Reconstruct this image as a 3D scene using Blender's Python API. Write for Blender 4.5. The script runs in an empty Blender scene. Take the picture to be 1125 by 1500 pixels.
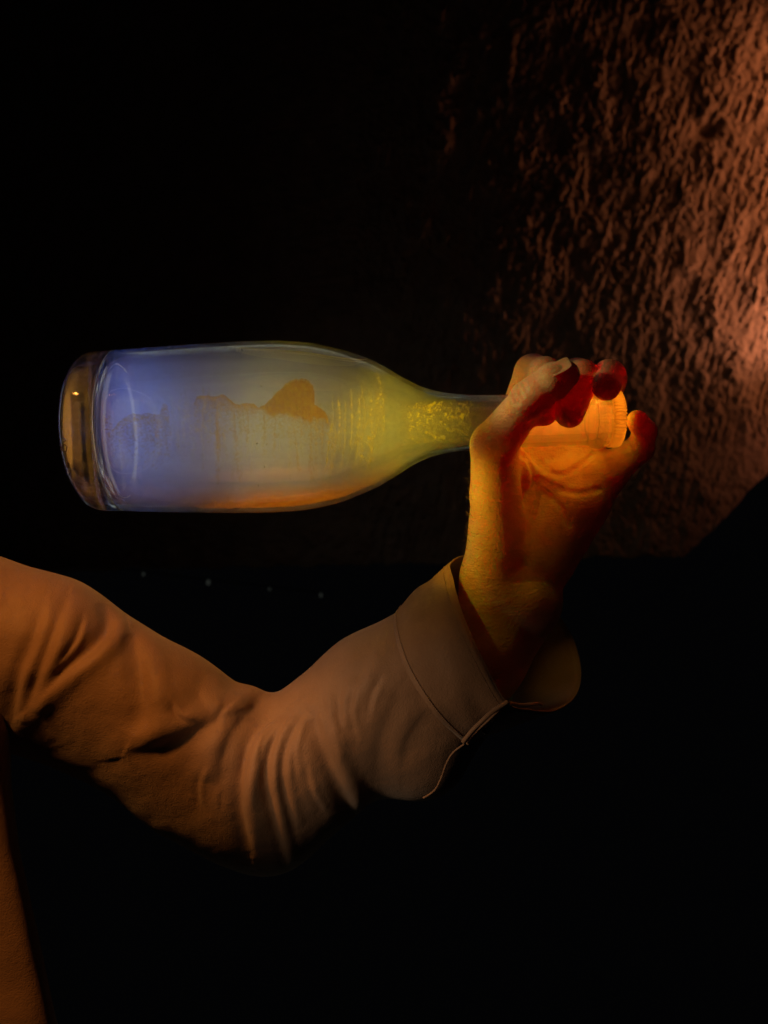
import bpy, bmesh, math, random
import numpy as np
from mathutils import Vector, Matrix

random.seed(7)
rng = np.random.default_rng(11)
scene = bpy.context.scene
COL = scene.collection

# ------------------------------------------------------------------ scale
S = 0.32e-3                 # metres per unit of the working plan (1 unit = 0.32 mm at the bottle's distance)
CX, CY, F = 562.5, 750.0, 1128.0
D = F * S                   # camera to bottle axis, 0.36 m


def W(p):
    """plan point (across, down, away) -> metres, with the plan's across/down read at that distance"""
    p = np.asarray(p, dtype=np.float64)
    k = 1.0 + p[..., 2] / F
    return np.stack([(p[..., 0] - CX) * S * k, p[..., 2] * S, (CY - p[..., 1]) * S * k], axis=-1)


# ------------------------------------------------------------------ camera
cam_d = bpy.data.cameras.new("camera")
cam = bpy.data.objects.new("camera", cam_d)
COL.objects.link(cam)
cam.location = (0, -D, 0)
cam.rotation_euler = (math.radians(90), 0, 0)
cam_d.sensor_fit = 'HORIZONTAL'
cam_d.sensor_width = 36
cam_d.lens = 36 * F / 1125.0
cam_d.clip_start = 0.01
cam_d.clip_end = 50
cam_d.dof.use_dof = True
cam_d.dof.focus_distance = D - 0.012
cam_d.dof.aperture_fstop = 11
scene.camera = cam

# ------------------------------------------------------------------ world and light
world = bpy.data.worlds.new("World")
scene.world = world
world.use_nodes = True
bgn = world.node_tree.nodes["Background"]
bgn.inputs[0].default_value = (0.6, 0.62, 0.75, 1)
bgn.inputs[1].default_value = 0.0012

scene.view_settings.view_transform = 'Standard'
scene.view_settings.look = 'None'
scene.view_settings.exposure = 0
scene.view_settings.gamma = 1
scene.view_settings.use_curve_mapping = False
cy = scene.cycles
cy.max_bounces = 16
cy.transmission_bounces = 12
cy.transparent_max_bounces = 24
cy.volume_bounces = 3
cy.diffuse_bounces = 3
cy.glossy_bounces = 4
cy.sample_clamp_indirect = 4.0
cy.sample_clamp_direct = 0.0
cy.caustics_reflective = False
cy.caustics_refractive = True
cy.blur_glossy = 0.5
try:
    cy.use_denoising = True
    cy.denoiser = 'OPENIMAGEDENOISE'
except Exception:
    pass


def aim(o, target):
    d = Vector(target) - o.location
    o.rotation_euler = d.to_track_quat('-Z', 'Y').to_euler()


def lamp(name, typ, loc, energy, color, target=None, **kw):
    d = bpy.data.lights.new(name, typ)
    d.energy = energy
    d.color = color
    for k, v in kw.items():
        setattr(d, k, v)
    o = bpy.data.objects.new(name, d)
    COL.objects.link(o)
    o.location = loc
    if target is not None:
        aim(o, target)
    return o


def axis_y(px):
    return 633.0 - (px - 140.0) * 19.0 / 730.0


# cold torch shining into the base of the bottle, along its axis
lamp("torch_beam", 'SPOT', W((-1500, axis_y(-1500) - 10, 0)), 21.0, (0.74, 0.82, 1.0), W((600, axis_y(600), 0)),
     spot_size=math.radians(7.6), spot_blend=0.25, shadow_soft_size=0.004)
# unseen lamps added behind the bottle, standing in for light spread inside it
lamp("base_blue_fill", 'SPOT', W((195, 580, 300)), 1.9, (0.14, 0.34, 1.0), W((195, 595, 0)), spot_size=math.radians(31), spot_blend=0.9, shadow_soft_size=0.0)
lamp("barrel_glow", 'SPOT', W((400, 625, 300)), 2.8, (0.95, 0.84, 0.16), W((408, 630, 0)), spot_size=math.radians(46), spot_blend=0.9, shadow_soft_size=0.0)
# point lamps added inside the neck, standing in for light piped along it
lamp("neck_glow", 'POINT', W((732, axis_y(732), -21)), 0.088, (1.0, 0.30, 0.010), shadow_soft_size=0.0)
lamp("neck_middle_glow", 'POINT', W((810, axis_y(810) - 6, -22)), 0.028, (1.0, 0.26, 0.008), shadow_soft_size=0.0)
lamp("neck_end_glow", 'POINT', W((876, axis_y(876) - 24, -15)), 0.022, (1.0, 0.26, 0.008), shadow_soft_size=0.0)
lamp("shoulder_glow", 'SPOT', W((575, axis_y(575), 280)), 6.6, (1.0, 0.68, 0.010), W((580, axis_y(580), 0)), spot_size=math.radians(42), spot_blend=0.9, shadow_soft_size=0.0)  # added behind the shoulder to make it shine yellow
lamp("silt_glow", 'SPOT', W((410, 835, 200)), 1.5, (1.0, 0.50, 0.06), W((410, 742, 0)), spot_size=math.radians(64), spot_blend=0.9, shadow_soft_size=0.0)  # added behind and below, to light up the silt band
# added lamps, standing in for light spilling from the shoulder on to the hand
lamp("spill_glow", 'SPOT', W((585, 738, -75)), 0.045, (1.0, 0.55, 0.02), W((700, 760, 10)), spot_size=math.radians(110), spot_blend=0.7, shadow_soft_size=0.0)
lamp("spill_glow_front", 'SPOT', W((600, 740, -230)), 0.009, (1.0, 0.50, 0.05), W((715, 770, -10)), spot_size=math.radians(50), spot_blend=1.0, shadow_soft_size=0.0)
lamp("spill_glow_upper", 'SPOT', W((560, 440, -190)), 0.10, (1.0, 0.64, 0.22), W((785, 565, -90)), spot_size=math.radians(42), spot_blend=0.8, shadow_soft_size=0.0)
lamp("spill_glow_back", 'SPOT', W((655, 535, 60)), 0.016, (1.0, 0.45, 0.05), W((770, 550, 40)), spot_size=math.radians(60), spot_blend=0.8, shadow_soft_size=0.0)
lamp("spill_glow_cuff", 'SPOT', W((915, 720, 0)), 0.020, (1.0, 0.62, 0.10), W((842, 990, 120)), spot_size=math.radians(26), spot_blend=1.0, shadow_soft_size=0.0)  # added only to light the far rim of the cuff
# dim warm room lamp, above and left, on the shirt
lamp("room_lamp", 'SPOT', (-0.34, -0.25, 0.29), 5.0, (1.0, 0.38, 0.07), (-0.18, -0.02, -0.22), spot_size=math.radians(45), spot_blend=0.35, shadow_soft_size=0.03)

lamp("forearm_fill", 'SPOT', (-0.16, -0.20, -0.01), 0.68, (1.0, 0.66, 0.38), W((520, 1085, -80)), spot_size=math.radians(32), spot_blend=0.8, shadow_soft_size=0.02)  # added fill, standing in for the bottle's light on the forearm


# wall lamps standing outside the right edge of the frame
WALL_Y = 0.52
kW = 1.0 + WALL_Y / D


def on_wall(px, py, off=0.0):
    return Vector(((px - CX) * S * kW, WALL_Y - off, (CY - py) * S * kW))


def strip(name, px, py0, py1, off, energy, color):
    a, b = on_wall(px, py0, off), on_wall(px, py1, off)
    mid = (a + b) / 2
    o = lamp(name, 'AREA', mid, energy, color, on_wall(px - 95, (py0 + py1) / 2, 0.0), shape='RECTANGLE', size=0.02, size_y=(a - b).length, spread=math.radians(105))
    return o


strip("wall_wash", 1235, 20, 560, 0.04, 0.19, (1.0, 0.36, 0.15))
strip("wall_fill", 1330, 0, 620, 0.16, 0.05, (1.0, 0.35, 0.15))  # added fill that softens the black gaps in the plaster
lamp("wall_lamp", 'SPOT', on_wall(1190, 505, 0.045), 0.32, (1.0, 0.44, 0.27), on_wall(1120, 470, 0.0), spot_size=math.radians(115), spot_blend=1.0, shadow_soft_size=0.012)
lamp("wall_lamp_lower", 'SPOT', on_wall(1195, 650, 0.06), 0.06, (1.0, 0.36, 0.20), on_wall(1090, 680, 0.0), spot_size=math.radians(110), spot_blend=1.0, shadow_soft_size=0.008)
# long dim lamps added out of view behind the bottle: they draw the glass edges
lamp("back_strip_upper", 'AREA', (-0.06, 0.30, 0.46), 0.035, (0.92, 1.0, 0.88), (-0.06, 0.0, 0.05), shape='RECTANGLE', size=0.5, size_y=0.05)
lamp("back_strip_side", 'AREA', (-0.46, 0.22, 0.04), 0.04, (0.95, 0.92, 0.85), (-0.13, 0.0, 0.04), shape='RECTANGLE', size=0.05, size_y=0.3)
lamp("back_strip_lower", 'AREA', (-0.08, 0.30, -0.52), 0.006, (1.0, 0.80, 0.5), (-0.06, 0.0, 0.0), shape='RECTANGLE', size=0.3, size_y=0.03)


# ------------------------------------------------------------------ helpers
def tag(o, label=None, cat=None, group=None, kind=None):
    if label: o["label"] = label
    if cat: o["category"] = cat
    if group: o["group"] = group
    if kind: o["kind"] = kind
    return o


def empty(name, loc=(0, 0, 0), rot=None):
    o = bpy.data.objects.new(name, None)
    COL.objects.link(o)
    o.location = loc
    if rot is not None:
        o.rotation_euler = rot
    return o


def mesh_obj(name, verts, faces, mat, parent=None, smooth=True):
    me = bpy.data.meshes.new(name)
    verts = np.asarray(verts, dtype=np.float64)
    if isinstance(faces, np.ndarray):
        nf, k = faces.shape
        me.vertices.add(len(verts)); me.vertices.foreach_set("co", verts.astype(np.float32).ravel())
        me.loops.add(nf * k); me.loops.foreach_set("vertex_index", faces.astype(np.int32).ravel())
        me.polygons.add(nf); me.polygons.foreach_set("loop_start", np.arange(0, nf * k, k, dtype=np.int32))
        me.update(calc_edges=True)
        me.validate()
    else:
        me.from_pydata(verts.tolist(), [], [tuple(int(i) for i in f) for f in faces])
    me.update()
    if smooth:
        me.polygons.foreach_set("use_smooth", np.ones(len(me.polygons), dtype=bool))
    o = bpy.data.objects.new(name, me)
    COL.objects.link(o)
    if mat is not None:
        me.materials.append(mat)
    if parent is not None:
        o.parent = parent
    return o


def tube(path, radii, n=8, cap=True):
    """swept tube in metres"""
    path = [Vector(p) for p in path]
    vs, fs = [], []
    up = Vector((0.13, 0.9, 0.31)).normalized()
    for i, p in enumerate(path):
        t = (path[min(i + 1, len(path) - 1)] - path[max(i - 1, 0)]).normalized()
        a = t.cross(up).normalized()
        b = a.cross(t).normalized()
        r = radii[i] if hasattr(radii, '__len__') else radii
        for k in range(n):
            an = 2 * math.pi * k / n
            vs.append(p + a * math.cos(an) * r + b * math.sin(an) * r)
    for i in range(len(path) - 1):
        for k in range(n):
            k2 = (k + 1) % n
            fs.append((i * n + k, i * n + k2, (i + 1) * n + k2, (i + 1) * n + k))
    if cap:
        fs.append(tuple(range(n))[::-1])
        fs.append(tuple((len(path) - 1) * n + k for k in range(n)))
    return [tuple(v) for v in vs], fs


def catmull(pts, per=8, closed=False):
    pts = np.asarray(pts, dtype=np.float64)
    n = len(pts)
    out = []
    for i in range(n if closed else n - 1):
        if closed:
            p0, p1, p2, p3 = pts[(i - 1) % n], pts[i], pts[(i + 1) % n], pts[(i + 2) % n]
        else:
            p0, p1, p2, p3 = pts[max(i - 1, 0)], pts[i], pts[i + 1], pts[min(i + 2, n - 1)]
        for k in range(per):
            t = k / per
            out.append(0.5 * ((2 * p1) + (-p0 + p2) * t + (2 * p0 - 5 * p1 + 4 * p2 - p3) * t * t + (-p0 + 3 * p1 - 3 * p2 + p3) * t ** 3))
    if not closed:
        out.append(pts[-1])
    return np.array(out)


def vnoise(x, y, seed):
    """value noise, numpy arrays in, [0,1] out"""
    r = np.random.default_rng(seed)
    L = r.random((256, 256))
    xi, yi = np.floor(x).astype(int), np.floor(y).astype(int)
    fx, fy = x - xi, y - yi
    fx = fx * fx * fx * (fx * (fx * 6 - 15) + 10)
    fy = fy * fy * fy * (fy * (fy * 6 - 15) + 10)
    g = lambda a, b: L[a % 256, b % 256]
    return (g(xi, yi) * (1 - fx) + g(xi + 1, yi) * fx) * (1 - fy) + (g(xi, yi + 1) * (1 - fx) + g(xi + 1, yi + 1) * fx) * fy


# ---- implicit surfaces
class Field:
    """signed distance on a grid over plan space"""
    def __init__(self, lo, hi, h):
        self.lo, self.h = np.array(lo, dtype=np.float32), float(h)
        self.n = np.ceil((np.array(hi) - np.array(lo)) / h).astype(int) + 1
        self.ax = [self.lo[i] + h * np.arange(self.n[i], dtype=np.float32) for i in range(3)]

    def blank(self):
        return np.full(self.n, 1e3, dtype=np.float32)

    def box(self, pts, pad):
        pts = np.asarray(pts, dtype=np.float32)
        i0 = np.clip(np.floor((pts.min(0) - pad - self.lo) / self.h).astype(int), 0, self.n - 1)
        i1 = np.clip(np.ceil((pts.max(0) + pad - self.lo) / self.h).astype(int) + 1, 1, self.n)
        return tuple(slice(a, b) for a, b in zip(i0, i1))

    def cone(self, a, b, ra, rb, flat=1.0, sl=None):
        a, b = np.array(a, np.float32), np.array(b, np.float32)
        sl = sl if sl is not None else tuple(slice(0, k) for k in self.n)
        X = self.ax[0][sl[0]][:, None, None] - a[0]
        Y = self.ax[1][sl[1]][None, :, None] - a[1]
        Z = (self.ax[2][sl[2]][None, None, :] - a[2]) * flat
        d = b - a
        d = d * np.array([1, 1, flat], np.float32)
        L = float((d * d).sum()) + 1e-6
        t = np.clip((X * d[0] + Y * d[1] + Z * d[2]) / L, 0, 1)
        q = np.sqrt((X - t * d[0]) ** 2 + (Y - t * d[1]) ** 2 + (Z - t * d[2]) ** 2)
        return q - (ra + (rb - ra) * t)

    def add(self, G, a, b, ra, rb, k=6.0, flat=1.0):
        sl = self.box([a, b], max(ra, rb) * max(1, 1 / flat) + 4 * k + 6)
        G[sl] = smin(G[sl], self.cone(a, b, ra, rb, flat, sl), k)

    def cut(self, G, a, b, ra, rb, k=3.0, flat=1.0):
        sl = self.box([a, b], max(ra, rb) + 4 * k + 6)
        G[sl] = -smin(-G[sl], self.cone(a, b, ra, rb, flat, sl), k)

    def chain(self, pts, rs, k=5.0, flat=1.0):
        G = self.blank()
        for i in range(len(pts) - 1):
            self.add(G, pts[i], pts[i + 1], rs[i], rs[i + 1], k, flat)
        return G

    def front(self, G, px, py):
        i = int(np.clip(round((px - self.lo[0]) / self.h), 0, self.n[0] - 1))
        j = int(np.clip(round((py - self.lo[1]) / self.h), 0, self.n[1] - 1))
        c = np.nonzero(G[i, j, :] < 0)[0]
        return float(self.ax[2][c[0]]) if len(c) else None


def smin(a, b, k):
    h = np.clip(0.5 + 0.5 * (b - a) / k, 0, 1)
    return b + (a - b) * h - k * h * (1 - h)


def surface_nets(fld, G, smooth=2):
    n = np.array(G.shape)
    ins = G < 0
    c = np.zeros(tuple(n - 1), dtype=np.uint8)
    for dx in (0, 1):
        for dy in (0, 1):
            for dz in (0, 1):
                c += ins[dx:n[0] - 1 + dx, dy:n[1] - 1 + dy, dz:n[2] - 1 + dz]
    I, J, K = np.nonzero((c > 0) & (c < 8))
    N = len(I)
    idx = np.full(tuple(n - 1), -1, dtype=np.int64)
    idx[I, J, K] = np.arange(N)
    acc = np.zeros((N, 3)); cnt = np.zeros(N)
    corners = [(x, y, z) for x in (0, 1) for y in (0, 1) for z in (0, 1)]
    for a in corners:
        for ax in range(3):
            if a[ax] == 1: continue
            b = list(a); b[ax] = 1
            va = G[I + a[0], J + a[1], K + a[2]].astype(np.float64)
            vb = G[I + b[0], J + b[1], K + b[2]].astype(np.float64)
            m = (va < 0) != (vb < 0)
            t = np.where(m, va / np.where(m, va - vb, 1), 0)
            p = np.tile(np.array(a, dtype=np.float64), (N, 1))
            p[:, ax] += t
            acc[m] += p[m]; cnt[m] += 1
    V = acc / cnt[:, None] + np.stack([I, J, K], 1)
    faces = []
    for ax in range(3):
        u, v = (ax + 1) % 3, (ax + 2) % 3
        s0 = [slice(None)] * 3; s1 = [slice(None)] * 3
        s0[ax] = slice(0, n[ax] - 1); s1[ax] = slice(1, n[ax])
        A, B = ins[tuple(s0)], ins[tuple(s1)]
        for flip in (False, True):
            m = (A & ~B) if not flip else (~A & B)
            P = np.stack(np.nonzero(m), 1)
            ok = (P[:, u] > 0) & (P[:, v] > 0) & (P[:, u] < n[u] - 1) & (P[:, v] < n[v] - 1)
            P = P[ok]
            q = []
            for (du, dv) in ((1, 1), (0, 1), (0, 0), (1, 0)):
                Q = P.copy(); Q[:, u] -= du; Q[:, v] -= dv
                q.append(idx[Q[:, 0], Q[:, 1], Q[:, 2]])
            q = np.stack(q, 1)
            if flip: q = q[:, ::-1]
            faces.append(q)
    Fq = np.concatenate(faces)
    Fq = Fq[(Fq >= 0).all(1)]
    for _ in range(smooth):
        a = np.concatenate([Fq[:, i] for i in range(4) for j in (1, 3)])
        b = np.concatenate([Fq[:, (i + j) % 4] for i in range(4) for j in (1, 3)])
        w = np.bincount(a, minlength=N)
        s = np.stack([np.bincount(a, weights=V[b, c_], minlength=N) for c_ in range(3)], 1)
        V = 0.4 * V + 0.6 * s / np.maximum(w, 1)[:, None]
    for _ in range(2):                       # settle the points back on the surface
        g0 = trilin(G, V)
        e = 0.7
        gr = np.stack([trilin(G, V + np.eye(3)[c_] * e) - trilin(G, V - np.eye(3)[c_] * e) for c_ in range(3)], 1) / (2 * e)
        m = (gr * gr).sum(1)
        V = V - gr * np.clip(g0 / np.maximum(m, 0.05), -0.6, 0.6)[:, None] * (m > 0.2)[:, None]
    return V * fld.h + fld.lo, Fq


def trilin(G, V):
    n = np.array(G.shape)
    P = np.clip(V, 0, n - 1.001)
    i = P.astype(int); f_ = P - i
    r = 0
    for dx in (0, 1):
        for dy in (0, 1):
            for dz in (0, 1):
                w = (f_[:, 0] if dx else 1 - f_[:, 0]) * (f_[:, 1] if dy else 1 - f_[:, 1]) * (f_[:, 2] if dz else 1 - f_[:, 2])
                r = r + w * G[i[:, 0] + dx, i[:, 1] + dy, i[:, 2] + dz]
    return r


def vert_normals(V, Fq):
    a, b, c_, d = (V[Fq[:, k]] for k in range(4))
    fn = np.cross(c_ - a, d - b)
    out = np.stack([sum(np.bincount(Fq[:, k], weights=fn[:, x], minlength=len(V)) for k in range(4)) for x in range(3)], 1)
    return out / np.maximum(np.linalg.norm(out, axis=1), 1e-9)[:, None]


# ---- materials
def new_mat(name):
    m = bpy.data.materials.new(name)
    m.use_nodes = True
    nt = m.node_tree
    for nd in list(nt.nodes):
        nt.nodes.remove(nd)
    out = nt.nodes.new("ShaderNodeOutputMaterial")
    return m, nt, out


def N(nt, typ, **kw):
    nd = nt.nodes.new(typ)
    for k, v in kw.items():
        if k.startswith("i_"):
            nd.inputs[k[2:].replace("_", " ")].default_value = v
        else:
            setattr(nd, k, v)
    return nd


def L(nt, a, b):
    nt.links.new(a, b)


def math_node(nt, op, a, b=None, c=None, clamp=False):
    nd = nt.nodes.new("ShaderNodeMath")
    nd.operation = op
    nd.use_clamp = clamp
    for i, v in enumerate((a, b, c)):
        if v is None: continue
        if isinstance(v, (int, float)): nd.inputs[i].default_value = v
        else: nt.links.new(v, nd.inputs[i])
    return nd.outputs[0]


def ramp(nt, fac, stops):
    r = nt.nodes.new("ShaderNodeValToRGB")
    el = r.color_ramp.elements
    while len(el) < len(stops): el.new(0.5)
    for e, (p, c) in zip(el, stops):
        e.position = p
        e.color = c if len(c) == 4 else (*c, 1)
    nt.links.new(fac, r.inputs[0])
    return r.outputs[0]


def maprange(nt, v, a, b, c, d, typ='SMOOTHSTEP'):
    r = nt.nodes.new("ShaderNodeMapRange")
    r.interpolation_type = typ
    r.inputs[1].default_value, r.inputs[2].default_value, r.inputs[3].default_value, r.inputs[4].default_value = a, b, c, d
    nt.links.new(v, r.inputs[0])
    return r.outputs[0]


def noise(nt, vec, scale, detail=4, rough=0.5, dist=0.0):
    n_ = nt.nodes.new("ShaderNodeTexNoise")
    n_.inputs["Scale"].default_value = scale
    n_.inputs["Detail"].default_value = detail
    n_.inputs["Roughness"].default_value = rough
    n_.inputs["Distortion"].default_value = dist
    if vec is not None: nt.links.new(vec, n_.inputs["Vector"])
    return n_.outputs[0]


def skin_mat():
    m, nt, out = new_mat("skin")
    tc = N(nt, "ShaderNodeTexCoord").outputs["Object"]
    p = N(nt, "ShaderNodeBsdfPrincipled")
    n1 = noise(nt, tc, 150, 6, 0.7)
    col = ramp(nt, n1, [(0.25, (0.74, 0.38, 0.22)), (0.5, (0.86, 0.50, 0.31)), (0.75, (0.92, 0.60, 0.40))])
    L(nt, col, p.inputs["Base Color"])
    p.inputs["Roughness"].default_value = 0.5
    p.inputs["Subsurface Weight"].default_value = 0.8
    p.inputs["Subsurface Radius"].default_value = (1.0, 0.09, 0.04)
    p.inputs["Subsurface Scale"].default_value = 0.026
    p.inputs["Specular IOR Level"].default_value = 0.35
    v = N(nt, "ShaderNodeTexVoronoi")
    v.inputs["Scale"].default_value = 900
    L(nt, tc, v.inputs["Vector"])
    mp = N(nt, "ShaderNodeMapping")
    mp.inputs["Scale"].default_value = (300, 300, 900)
    mp.inputs["Rotation"].default_value = (0, 0.5, 0.2)
    L(nt, tc, mp.inputs[0])
    n2 = noise(nt, mp.outputs[0], 1.0, 3, 0.6)
    h = math_node(nt, 'ADD', math_node(nt, 'MULTIPLY', v.outputs[0], 0.5), n2)
    b = N(nt, "ShaderNodeBump")
    b.inputs["Strength"].default_value = 0.7
    b.inputs["Distance"].default_value = 0.0007
    L(nt, h, b.inputs["Height"])
    L(nt, b.outputs[0], p.inputs["Normal"])
    L(nt, p.outputs[0], out.inputs[0])
    return m


def cloth_mat():
    m, nt, out = new_mat("brown_cotton")
    tc = N(nt, "ShaderNodeTexCoord").outputs["Object"]
    p = N(nt, "ShaderNodeBsdfPrincipled")
    n1 = noise(nt, tc, 40, 5, 0.6)
    col = ramp(nt, n1, [(0.3, (0.33, 0.185, 0.105)), (0.7, (0.42, 0.24, 0.14))])
    L(nt, col, p.inputs["Base Color"])
    p.inputs["Roughness"].default_value = 0.58
    p.inputs["Sheen Weight"].default_value = 0.35
    p.inputs["Specular IOR Level"].default_value = 0.4
    n2 = noise(nt, tc, 320, 4, 0.7)
    n3 = noise(nt, tc, 130, 3, 0.5)
    h = math_node(nt, 'ADD', math_node(nt, 'MULTIPLY', noise(nt, tc, 1500, 2, 0.6), 1.2), math_node(nt, 'ADD', n2, math_node(nt, 'MULTIPLY', n3, 1.5)))
    b = N(nt, "ShaderNodeBump")
    b.inputs["Strength"].default_value = 0.4
    b.inputs["Distance"].default_value = 0.0006
    L(nt, h, b.inputs["Height"])
    L(nt, b.outputs[0], p.inputs["Normal"])
    L(nt, p.outputs[0], out.inputs[0])
    return m


def glass_mat():
    m, nt, out = new_mat("clear_glass")
    g = N(nt, "ShaderNodeBsdfGlass")
    g.inputs["IOR"].default_value = 1.45
    g.inputs["Roughness"].default_value = 0.0
    g.inputs["Color"].default_value = (0.97, 0.985, 0.97, 1)
    t = N(nt, "ShaderNodeBsdfTransparent")
    mx = N(nt, "ShaderNodeMixShader")
    so = N(nt, "ShaderNodeSeparateXYZ")
    L(nt, N(nt, "ShaderNodeTexCoord").outputs["Object"], so.inputs[0])
    neck = maprange(nt, so.outputs[0], 500 * S, 560 * S, 0.28, 0.47)
    rad = math_node(nt, 'SQRT', math_node(nt, 'ADD', math_node(nt, 'POWER', so.outputs[1], 2.0), math_node(nt, 'POWER', so.outputs[2], 2.0)))
    floor_ = math_node(nt, 'MULTIPLY', math_node(nt, 'LESS_THAN', rad, 96 * S), math_node(nt, 'LESS_THAN', so.outputs[0], 48 * S))
    L(nt, math_node(nt, 'MAXIMUM', neck, math_node(nt, 'MULTIPLY', floor_, 0.6)), mx.inputs[0])
    L(nt, g.outputs[0], mx.inputs[1]); L(nt, t.outputs[0], mx.inputs[2])
    tc = N(nt, "ShaderNodeTexCoord").outputs["Object"]
    n1 = noise(nt, tc, 60, 3, 0.5)
    b = N(nt, "ShaderNodeBump")
    b.inputs["Strength"].default_value = 0.08
    b.inputs["Distance"].default_value = 0.002
    L(nt, n1, b.inputs["Height"])
    L(nt, b.outputs[0], g.inputs["Normal"])
    L(nt, mx.outputs[0], out.inputs[0])
    return m


def liquid_mat():
    """thin milky suspension: short wavelengths scatter most, so it is blue where light enters; the added warm lamps make the far end amber"""
    m, nt, out = new_mat("milky_water")
    v = N(nt, "ShaderNodeVolumeScatter")
    v.inputs["Color"].default_value = (0.33, 0.36, 1.0, 1)
    v.inputs["Density"].default_value = 18.0
    v.inputs["Anisotropy"].default_value = 0.15
    t = N(nt, "ShaderNodeBsdfTransparent")
    L(nt, t.outputs[0], out.inputs["Surface"])
    ab = N(nt, "ShaderNodeVolumeAbsorption")
    ab.inputs["Color"].default_value = (1.0, 0.72, 0.25, 1)
    ab.inputs["Density"].default_value = 4.0
    sm = N(nt, "ShaderNodeAddShader")
    L(nt, v.outputs[0], sm.inputs[0]); L(nt, ab.outputs[0], sm.inputs[1])
    L(nt, sm.outputs[0], out.inputs["Volume"])
    return m


def simple_mat(name, col, rough=0.5, metal=0.0, **kw):
    m, nt, out = new_mat(name)
    p = N(nt, "ShaderNodeBsdfPrincipled")
    p.inputs["Base Color"].default_value = (*col, 1)
    p.inputs["Roughness"].default_value = rough
    p.inputs["Metallic"].default_value = metal
    for k, v in kw.items():
        p.inputs[k.replace("_", " ")].default_value = v
    tc = N(nt, "ShaderNodeTexCoord").outputs["Object"]
    b = N(nt, "ShaderNodeBump")
    b.inputs["Strength"].default_value = 0.15
    b.inputs["Distance"].default_value = 0.0004
    L(nt, noise(nt, tc, 500, 3), b.inputs["Height"])
    L(nt, b.outputs[0], p.inputs["Normal"])
    L(nt, p.outputs[0], out.inputs[0])
    return m


SKIN, CLOTH, GLASS, LIQUID = skin_mat(), cloth_mat(), glass_mat(), liquid_mat()


# ------------------------------------------------------------------ the wall
def wall_mat():
    m, nt, out = new_mat("rough_stucco")
    tc = N(nt, "ShaderNodeTexCoord").outputs["Object"]
    p = N(nt, "ShaderNodeBsdfPrincipled")
    col = ramp(nt, noise(nt, tc, 45, 5, 0.65), [(0.3, (0.26, 0.165, 0.11)), (0.7, (0.42, 0.28, 0.20))])
    L(nt, col, p.inputs["Base Color"])
    p.inputs["Roughness"].default_value = 0.9
    p.inputs["Specular IOR Level"].default_value = 0.2
    b = N(nt, "ShaderNodeBump")
    b.inputs["Strength"].default_value = 0.6
    b.inputs["Distance"].default_value = 0.002
    L(nt, noise(nt, tc, 260, 5, 0.65), b.inputs["Height"])
    L(nt, b.outputs[0], p.inputs["Normal"])
    L(nt, p.outputs[0], out.inputs[0])
    return m


def build_wall():
    us = np.concatenate([np.linspace(-420, 520, 160)[:-1], np.linspace(520, 1330, 520)])
    nv = 560
    t = np.linspace(0, 1, nv)
    U, T = np.meshgrid(us, t, indexing='ij')
    edge = np.where(U > 1005, 812 - (U - 1005) * 0.98, 812 + (1005 - U) * 0.04)
    edge = edge + 7 * (vnoise(U / 22.0, U * 0 + 3.3, 5) - 0.5) + 5 * (vnoise(U / 7.0, U * 0 + 1.3, 6) - 0.5)
    V = -330 + (edge + 330) * T
    x, y = U / 5.2, V / 6.2
    wx = vnoise(x * 0.5, y * 0.5, 21) * 0.7
    wy = vnoise(x * 0.5, y * 0.5, 22) * 0.7
    # thrown plaster: grains of several sizes heaped unevenly, rubbed flatter in places
    fb = sum(w * vnoise(x * k + wx, y * k + wy, 100 + i) for i, (k, w) in enumerate(((0.38, 0.55), (0.75, 0.8), (1.3, 0.75), (2.3, 0.45), (4.1, 0.22))))
    coarse = 0.45 + 0.9 * vnoise(x * 0.16, y * 0.13, 8)
    d = vnoise(x * 0.12, y * 0.1, 4)
    trowel = vnoise(x * 0.9 + y * 0.35, y * 0.22 - x * 0.08, 9)
    hgt = 0.0028 * fb * coarse + 0.004 * d + 0.0022 * trowel
    pit = np.exp(-(((U - 1035) / 16) ** 2 + ((V - 190) / 13) ** 2))
    hgt = hgt - 0.012 * pit
    X = (U - CX) * S * kW
    Z = (CY - V) * S * kW
    Y = WALL_Y - hgt + 0.006 + 0.045 * (np.clip(1040 - U, 0, 1600) / 500.0) ** 2      # wall shaped to round away leftwards, so the lamp light dies out
    vs = np.stack([X, Y, Z], -1).reshape(-1, 3)
    nu = len(us)
    back = np.stack([X[:, -1], np.full(nu, WALL_Y + 0.12), Z[:, -1]], -1)   # the return of the lower edge
    base = len(vs)
    vs = np.concatenate([vs, back])
    i, j = np.meshgrid(np.arange(nu - 1), np.arange(nv - 1), indexing='ij')
    q = np.stack([i * nv + j, i * nv + j + 1, (i + 1) * nv + j + 1, (i + 1) * nv + j], -1).reshape(-1, 4)
    k = np.arange(nu - 1)
    q2 = np.stack([k * nv + nv - 1, base + k, base + k + 1, (k + 1) * nv + nv - 1], -1)
    o = mesh_obj("stucco_wall", vs, np.concatenate([q, q2]), wall_mat())
    tag(o, "rough brown stucco wall lit warm red from the right, behind the bottle", "wall", kind="thing")


build_wall()


# ------------------------------------------------------------------ the bottle
BASE_PX, END_PX = 135.0, 897.0
b_loc = Vector(W((BASE_PX, axis_y(BASE_PX), 0)))
b_dir = Vector(W((870, axis_y(870), 0))) - Vector(W((140, axis_y(140), 0)))
tilt = math.atan2(b_dir.z, b_dir.x)
bottle = empty("bottle", b_loc, (0, -tilt, 0))
tag(bottle, "clear glass bottle lying level, gripped by its neck, rusty residue inside", "bottle")
SEG = 128

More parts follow.
